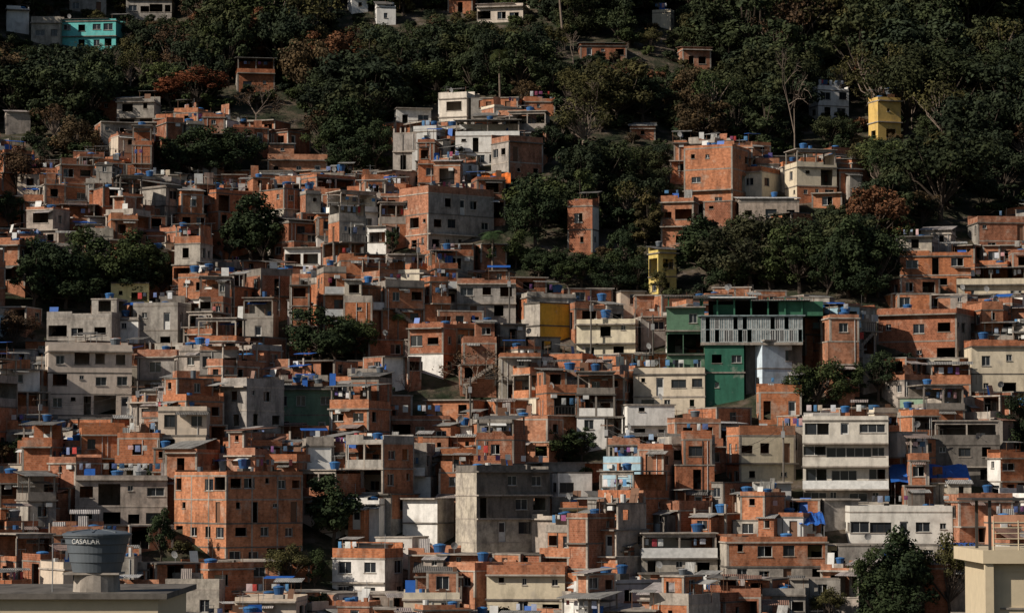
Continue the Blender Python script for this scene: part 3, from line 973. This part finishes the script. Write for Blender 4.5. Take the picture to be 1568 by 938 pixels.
# ---------------------------------------------------------------- land-use map
def inpoly(u, v, P):
    c = False
    j = len(P) - 1
    for i in range(len(P)):
        if (P[i][1] > v) != (P[j][1] > v) and u < (P[j][0] - P[i][0]) * (v - P[i][1]) / (P[j][1] - P[i][1]) + P[i][0]:
            c = not c
        j = i
    return c
FOREST = [(-900, -400), (2500, -400), (2500, 320), (1568, 322), (1480, 332), (1385, 360), (1372, 450), (1300, 462), (1230, 420), (1130, 432), (1060, 448),
          (1000, 420), (940, 420), (830, 402), (775, 372), (770, 300), (828, 235), (832, 170), (790, 150), (700, 140), (600, 165), (590, 245), (490, 250),
          (480, 170), (430, 160), (330, 160), (250, 165), (180, 150), (170, 222), (60, 245), (0, 200), (-900, 170)]
TOWNISLE = [(1010, 300), (1045, 215), (1200, 222), (1290, 225), (1315, 262), (1250, 330), (1150, 322), (1060, 335), (1035, 372), (1008, 372)]
def is_forest(u, v):
    return inpoly(u, v, FOREST) and not inpoly(u, v, TOWNISLE)

# ---------------------------------------------------------------- town fabric
nh = 0
y = 249.0
EXT = {'parapet': .9, 'terrace': 2.6, 'sheet': 1.2, 'room': 2.6, 'stubs': 1.0, 'bare': 0}
while y < 520:
    dy = 4.6
    span = .25 * y
    x = -span + R.uniform(0, 3)
    while x < span:
        px = x + R.uniform(-.7, .7); py = y + R.uniform(-1.7, 1.7)
        w = R.choice([R.uniform(3.1, 4.8), R.uniform(3.6, 6.6)]); d = R.uniform(3.8, 6.2)
        x += w * .92 + R.uniform(-.2, .3)
        gz = float(H(px, py))
        u, v = project(px, py, gz)
        if is_forest(u, v - 22): continue
        if v < 260 and R.random() < .10: continue
        bad = False; lim = -1e9
        pw = w / py * FP / 2
        treeblock = False
        for a in AVOID:
            f = .72 if a['k'] == 'h' else .6
            if abs(a['x'] - px) < (a['w'] + w) / 2 * f and abs(a['y'] - py) < (a['d'] + d) / 2 * f:
                bad = True; break
            rc = a['rect']
            if a['y'] > py and u + pw * .85 > rc[0] and u - pw * .85 < rc[1] and v > rc[2]:
                lim = max(lim, rc[3] - 5)
                if a['k'] == 't': treeblock = True
        if bad: continue
        n = R.choices([1, 2, 3, 4], [.25, .47, .24, .04])[0]
        kind = R.choices(['parapet', 'terrace', 'sheet', 'room', 'stubs', 'bare'], [.28, .24, .17, .17, .11, .03])[0]
        ext = EXT[kind]
        h = R.uniform(2.45, 2.75)
        sink = 0
        while is_forest(u, project(px, py, gz + n * h + ext * .8)[1] + 5):
            if ext > 1: kind = 'parapet'; ext = .7; continue
            n -= 1
            if n < 1: break
        if n < 1: continue
        if lim > -1e8:
            while n >= 1:
                vt = project(px, py - d / 2, gz + n * h + ext)[1]
                if vt >= lim: break
                if ext > 1: kind = 'parapet'; ext = .7; continue
                n -= 1
            if n < 1:
                n = 1; kind = 'bare'
                zl = z_at(lim, py - d / 2)
                sink = gz + h - zl
                fr = float(H(px, py - d / 2))
                if zl < fr + .5:
                    if treeblock and R.random() < .8:
                        b = R.choice(BUSH); s = R.uniform(.5, 1.0)
                        inst('shrub', b, (px, py, gz - .3), R.uniform(0, 6), (s, s, s * .8), pick(R, GREENS))
                    continue
        elif R.random() < .035:
            t = R.choice(TREES + THIN)
            s = R.uniform(.45, .8)
            inst('broadleaf_tree', t, (px, py, gz), R.uniform(0, 6), (s, s, s), pick(R, GREENS))
            continue
        r = random.Random(nh * 7 + 3)
        yaw = rad(28 * math.sin(px / 21.0 + py / 17.0) + r.gauss(0, 17))
        base = r.choices(['brick', 'plaster', 'paint'], [.57, .22, .21])[0]
        fm = [base] * n; sm = [base] * n
        if r.random() < .5: fm[-1] = sm[-1] = r.choices(['brick', 'plaster', 'paint'], [.62, .18, .2])[0]
        if r.random() < .3: sm = [r.choice(['brick', 'brick', 'plaster'])] * n
        mb = MB(); att = []
        w2, d2 = w / 2, d / 2
        balc = r.random() < .2 and n > 1
        over = (1, r.uniform(.3, .8)) if (n > 1 and not balc and r.random() < .35) else None
        split = r.random() < .4 and w > 4.8
        pm = r.choice([fm[-1], fm[-1], 'brick', 'brick', 'conc'])
        if split:
            c = r.uniform(-.15, .2) * w
            zt, E = volume(mb, r, -w2, c - .01, -d2, d2, 0, n, h, fm, sm, 4.5, .8, 1, balc, over)
            roof(mb, r, *E, zt, kind, pm, att)
            n2 = max(1, n - 1)
            m2 = r.choice(['brick', 'brick', 'plaster', 'paint'])
            q = r.uniform(-.8, .9)
            zt2, E2 = volume(mb, r, c + .01, w2, -d2 + q, d2, 0, n2, h * 1.02 if not sink else h, [m2] * n2, [m2] * n2, 4.5)
            roof(mb, r, *E2, zt2, 'bare' if sink else r.choice(['parapet', 'sheet', 'parapet', 'stubs']), m2, att)
        else:
            zt, E = volume(mb, r, -w2, w2, -d2, d2, 0, n, h, fm, sm, 4.5, .8, 1, balc, over, wild=not sink)
            roof(mb, r, *E, zt, kind, pm, att)
        if not sink and r.random() < .35:
            a = r.uniform(-w2, w2 - 2); b = a + r.uniform(1.6, 2.6); hh = r.uniform(1.9, 2.4)
            y0 = -d2 - r.uniform(1.2, 2.0)
            m = r.choice(['brick', 'brick', 'plaster', 'dconc'])
            mb.wall((a, y0), (b, y0), -4, hh, m, rand_ops(r, b - a, 0, .8))
            mb.wall((b, y0), (b, -d2), -4, hh, m)
            mb.wall((a, -d2), (a, y0), -4, hh, m)
            mb.slant(a - .2, b + .2, y0 - .3, -d2 - .02, hh + .06, hh + .45, .05, 'sheet')
        if not sink and r.random() < .2 and w > 4 and n > 1:
            ns = 13; dirn = r.choice([-1, 1]); xs0 = -dirn * (w2 - .3)
            for k in range(ns):
                xa = xs0 + dirn * k * .27
                mb.box(min(xa, xa + dirn * .27), max(xa, xa + dirn * .27), -d2 - .9, -d2 - .05, k * h / ns - .3 if k else -1, (k + 1) * h / ns, 'conc')
        nm = {'brick': 'brick_house', 'plaster': 'concrete_house', 'paint': 'painted_house', 'dconc': 'concrete_house'}[fm[-1]]
        mb.obj(nm, (px, py, gz - sink), yaw, pick(r, PAINTS))
        place_att(att, px, py, gz - sink, yaw)
        nh += 1
        if r.random() < .10:
            b = R.choice(BUSH); s = R.uniform(.4, .9)
            inst('shrub', b, (px + w2 * .9, py - d2, float(H(px + w2, py - d2)) + .8), R.uniform(0, 6), (s, s, s), pick(R, GREENS))
    y += dy
print('houses', nh)

# ---------------------------------------------------------------- utility poles and cables
def pole_line(pts):
    P = []
    for (u, v) in pts:
        gx, gy, gz = ground(u, v)
        m = MB()
        m.tube((0, 0, -1), (0, 0, 8.2), .12, .09, 'dconc', 8, True)
        m.box(-.8, .8, -.05, .05, 7.5, 7.6, 'door')
        for a in (-.7, -.25, .25, .7):
            m.tube((a, 0, 7.6), (a, 0, 7.75), .04, .03, 'dframe', 5, True)
        m.box(-.2, .2, -.32, -.1, 6.4, 7.1, 'metal')
        m.obj('utility_pole', (gx, gy, gz), R.uniform(-.5, .5))
        P.append(Vector((gx, gy, gz + 7.6)))
    m = MB()
    for a, b in zip(P, P[1:]):
        for off in (-.6, 0, .5):
            prev = None
            for k in range(13):
                t = k / 12
                p = a.lerp(b, t); p.x += off * .4; p.z -= 4 * (1.1 + off * .4) * t * (1 - t) - off * .5 + (.6 if off == 0 else 0)
                if prev: m.tube(prev, p, .014, .014, 'dframe', 3)
                prev = p.copy()
    m.obj('overhead_cables')
pole_line([(60, 720), (210, 700), (370, 690), (560, 700), (720, 690)])
pole_line([(930, 760), (1080, 800), (1200, 770)])
pole_line([(640, 470), (780, 520), (905, 560), (1000, 590)])

# ---------------------------------------------------------------- forest
forest = empty('forest')
y = 330.0
while y < 640:
    x = -.27 * y + R.uniform(0, 3)
    while x < .27 * y:
        px = x + R.uniform(-1.6, 1.6); py = y + R.uniform(-1.8, 1.8)
        x += R.uniform(3.4, 5.4)
        gz = float(H(px, py))
        u, v = project(px, py, gz)
        s = R.choice([R.uniform(.5, .9), R.uniform(.8, 1.25), R.uniform(1.1, 1.55)]) * (1.1 if v < 150 else .9)
        if not is_forest(u, v - 12): continue
        while s > .3 and not is_forest(u, project(px, py, gz + 9 * s)[1] + 4): s *= .8
        if s <= .3: s = .3
        bad = False
        pw = 3.9 * s / py * FP
        for a in AVOID:
            rc = a['rect']
            if abs(a['x'] - px) < a['w'] / 2 + 1.0 and abs(a['y'] - py) < a['d'] / 2 + 1.0: bad = True; break
            if a['k'] == 'h' and a['y'] > py and u + pw > rc[0] and u - pw < rc[1] and v > rc[2]:
                while s > .25 and project(px, py, gz + 10 * s)[1] < rc[3] - 4: s *= .85
        if bad: continue
        q = R.random()
        if s < .36:
            b = R.choice(BUSH); k = s * 2.6
            inst('forest_undergrowth', b, (px, py, gz), R.uniform(0, 6), (k, k, k), pick(R, GREENS), forest); continue
        if q < .03: me = R.choice(BARE)
        elif q < .15: me = R.choice(THIN)
        elif q < .16: me = PALM[0]
        elif q < .35: me = R.choice(TREES)
        else: me = R.choice(FTREES)
        sx = s * R.uniform(.8, 1.3)
        patch = math.sin(px / 14 + 1) * math.cos(py / 23 + px / 40)
        cl = Vector(pick(R, GREENS)) * R.uniform(.7, 1.35)
        if patch > .6 and R.random() < .4: cl = Vector(YG) * R.uniform(.7, 1.1)
        if me in THIN: cl = Vector(R.choice([BR, YG, MG]))
        if me in BARE: sx = min(sx, .8); s = min(s, .95)
        inst('forest_tree', me, (px, py, gz - .5), R.uniform(0, 6.28), (sx, sx, s), tuple(cl), forest, (R.uniform(-.1, .1), R.uniform(-.1, .1)))
        if R.random() < .6:
            k = R.uniform(.8, 1.4)
            inst('forest_undergrowth', R.choice(BUSH), (px + R.uniform(-2, 2), py - 2, float(H(px, py - 2)) - .2), R.uniform(0, 6), (k, k, k * .8), R.choice([DG, MG]), forest)
    y += 4.4

# ---------------------------------------------------------------- terrain
xs = np.unique(np.concatenate([np.linspace(-3000, -200, 30), np.linspace(-200, 200, 160), np.linspace(200, 3000, 30)]))
ys = np.unique(np.concatenate([np.linspace(-1500, 0, 20), np.linspace(0, 660, 240), np.linspace(660, 4000, 40)]))
X, Y = np.meshgrid(xs, ys)
Z = H(X, Y)
nx, ny = len(xs), len(ys)
me = bpy.data.meshes.new('hillside_terrain')
idx = np.arange(nx * ny).reshape(ny, nx)
f = np.stack([idx[:-1, :-1], idx[:-1, 1:], idx[1:, 1:], idx[1:, :-1]], -1).reshape(-1, 4)
me.from_pydata(np.stack([X, Y, Z], -1).reshape(-1, 3).tolist(), [], f.tolist())
me.materials.append(MT['soil'])
me.polygons.foreach_set('use_smooth', [True] * len(me.polygons))
o = bpy.data.objects.new('hillside_terrain', me); COL.objects.link(o)

# ---------------------------------------------------------------- near rooftop with big tank (left)
D = 100.0
def px2x(u, y): return (u - 784) / FP * y
par = empty('near_rooftop_building', (0, 0, 0))
m = MB()
ze = z_at(908, D)
x1 = px2x(258, D)
m.box(x1 - 16, x1 - .35, D + .3, D + 9, 15, ze - .2, 'cream')
m.box(x1 - 16.5, x1, D, D + 9.4, ze - .2, ze, 'dconc')
m.obj('walls_and_roof_slab', parent=par)
m = MB()
tx = px2x(138, D)
m.lathe([(.85, ze), (.83, ze + .3), (.8, ze + .60), (.001, ze + .61)], 'conc', 20, tx, D + 2)
m.box(tx - 1.1, tx + .9, D + 1.2, D + 2.8, ze + .61, ze + .68, 'conc')
m.obj('tank_pedestal', parent=par)
tk = empty('large_grey_water_tank', (tx, D + 2, ze + .69))
m = MB()
m.lathe([(.86, 0), (.93, .33), (.97, .36), (1.0, .66), (1.04, .69), (1.07, .97), (1.12, 1.0), (1.14, 1.22), (1.2, 1.22), (1.21, 1.33)], 'greyp', 40)
m.obj('tank_body', parent=tk, smooth=False)
m = MB()
m.lathe([(1.24, 1.30), (1.24, 1.36), (1.1, 1.41), (.7, 1.47), (.3, 1.5), (.001, 1.51)], 'greyp', 40)
for i in range(8):
    a = i * math.pi / 4
    m.tube((1.1 * math.cos(a), 1.1 * math.sin(a), 1.42), (.3 * math.cos(a), .3 * math.sin(a), 1.51), .03, .03, 'greyp', 4)
m.obj('tank_lid', parent=tk)
fc = bpy.data.curves.new('lettering', 'FONT'); fc.body = 'CASALAR'; fc.size = .25; fc.align_x = 'CENTER'; fc.extrude = .004
fo = bpy.data.objects.new('lettering_tmp', fc); COL.objects.link(fo)
bpy.context.view_layer.update()
tm = bpy.data.meshes.new_from_object(fo.evaluated_get(bpy.context.evaluated_depsgraph_get()))
bpy.data.objects.remove(fo)
for vv in tm.vertices:
    a = vv.co.x / 1.1 - math.pi / 2 - .25
    zz = 1.02 + vv.co.y
    rr = 1.15 + vv.co.z
    vv.co = (rr * math.cos(a), rr * math.sin(a), zz)
tm.materials.clear(); tm.materials.append(MT['frame'])
lo = bpy.data.objects.new('lettering', tm); COL.objects.link(lo); lo.parent = tk
m = MB()
m.tube((tx - 1.5, D + 1.5, ze), (tx - 1.5, D + 1.5, ze + 1.7), .025, .025, 'metal', 6)
m.tube((tx - 1.5, D + 1.5, ze + 1.7), (tx - 1.1, D + 2, ze + 1.7), .025, .025, 'metal', 6)
m.obj('water_pipe')

# near cream building (right)
D = 120.0
par = empty('near_cream_building', (0, 0, 0))
m = MB()
xa = px2x(1503, D); xb = xa + 9
zt = z_at(842, D)
m.box(xa, xb, D, D + 8, zt - .55, zt, 'cream')
m.box(xa + .5, xb, D + .5, D + 8, 14, zt - .55, 'cream')
m.box(xa + .1, xa + .45, D + .1, D + .45, 14, zt - .55, 'cream')
m.wall((xa + .48, D + .45), (xb, D + .45), zt - 3.4, zt - .55, 'cream', [(.35, 1.9, zt - 2.4, zt - .9, 'glassd'), (2.3, 4, zt - 2.4, zt - .9, 'glassd')], 'cream')
m.obj('walls', parent=par)
m = MB()
zr = z_at(766, D)
for i in range(5):
    z = zt + .25 + i * .23
    m.tube((xa + .5, D + .3, z), (xb, D + .3, z), .022, .022, 'cream', 5)
for i in range(8):
    xx = xa + .5 + i * 1.05
    m.tube((xx, D + .3, zt), (xx, D + .3, zt + 1.25), .03, .03, 'cream', 5)
m.obj('railing', parent=par)
m = MB()
for xx in (xa + .4, xa + 3, xa + 6):
    m.box(xx - .06, xx + .06, D + .6, D + .72, zt, zr, 'dframe')
    m.box(xx - .06, xx + .06, D + 4, D + 4.12, zt, zr, 'dframe')
m.box(xa - .4, xb, D + .4, D + 4.4, zr, zr + .1, 'dframe')
m.obj('terrace_roof', parent=par)

# ---------------------------------------------------------------- tarps
def tarp(name, u0, u1, v0, v1, mat, dv=0):
    gx, gy, gz = ground((u0 + u1) / 2, v1 + 45)
    w = (u1 - u0) / FP * gy; hh = z_at(v0, gy) - z_at(v1, gy)
    m = MB(); n = 10; r = random.Random(u0)
    zb = z_at(v1, gy)
    g = [[((i / n - .5) * w, j / 5 * 3.2 - 1.6, hh * (j / 5) + .12 * math.sin(i * 1.7 + j) * (1 if 0 < i < n else .4)) for j in range(6)] for i in range(n + 1)]
    for i in range(n):
        for j in range(5):
            m.poly([g[i][j], g[i + 1][j], g[i + 1][j + 1], g[i][j + 1]], mat)
    for sx in (-.45, .45):
        for yy in (-1.4, 1.4):
            m.tube((sx * w, yy, -4), (sx * w, yy, .1 + (hh if yy > 0 else 0)), .04, .04, 'metal', 5)
    m.obj(name, (gx, gy, zb))
tarp('blue_tarpaulin', 1362, 1484, 711, 738, 'tarp')
tarp('orange_awning', 736, 782, 263, 284, 'otarp')
tarp('blue_tarpaulin', 60, 112, 676, 696, 'tarp')
tarp('blue_tarpaulin', 1222, 1262, 784, 802, 'tarp')

# ---------------------------------------------------------------- world, sun, camera
to_sun = Vector((-.80, -.40, .56)).normalized()
el = math.asin(to_sun.z)
az = math.atan2(to_sun.x, to_sun.y)
w = bpy.data.worlds.new('World'); scene.world = w
w.use_nodes = True
nt = w.node_tree
sky = nt.nodes.new('ShaderNodeTexSky'); sky.sky_type = 'NISHITA'
sky.sun_disc = False; sky.sun_elevation = el; sky.sun_rotation = az
nt.links.new(sky.outputs[0], nt.nodes['Background'].inputs[0])
nt.nodes['Background'].inputs[1].default_value = .056
sl = bpy.data.lights.new('sun', 'SUN'); sl.energy = 5.0; sl.angle = rad(.5); sl.color = (1, .91, .79)
so = bpy.data.objects.new('sun', sl); COL.objects.link(so)
so.rotation_euler = (-to_sun).to_track_quat('-Z', 'Y').to_euler()
so.location = (-100, -80, 200)
cam = bpy.data.cameras.new('camera'); cam.lens = 100; cam.sensor_width = 36; cam.clip_end = 6000; cam.clip_start = 1
co = bpy.data.objects.new('camera', cam); COL.objects.link(co)
co.location = (0, 0, CZ); co.rotation_euler = (math.pi / 2 + PITCH, 0, 0)
scene.camera = co
scene.view_settings.view_transform = 'Standard'
scene.view_settings.look = 'None'
scene.view_settings.exposure = 0
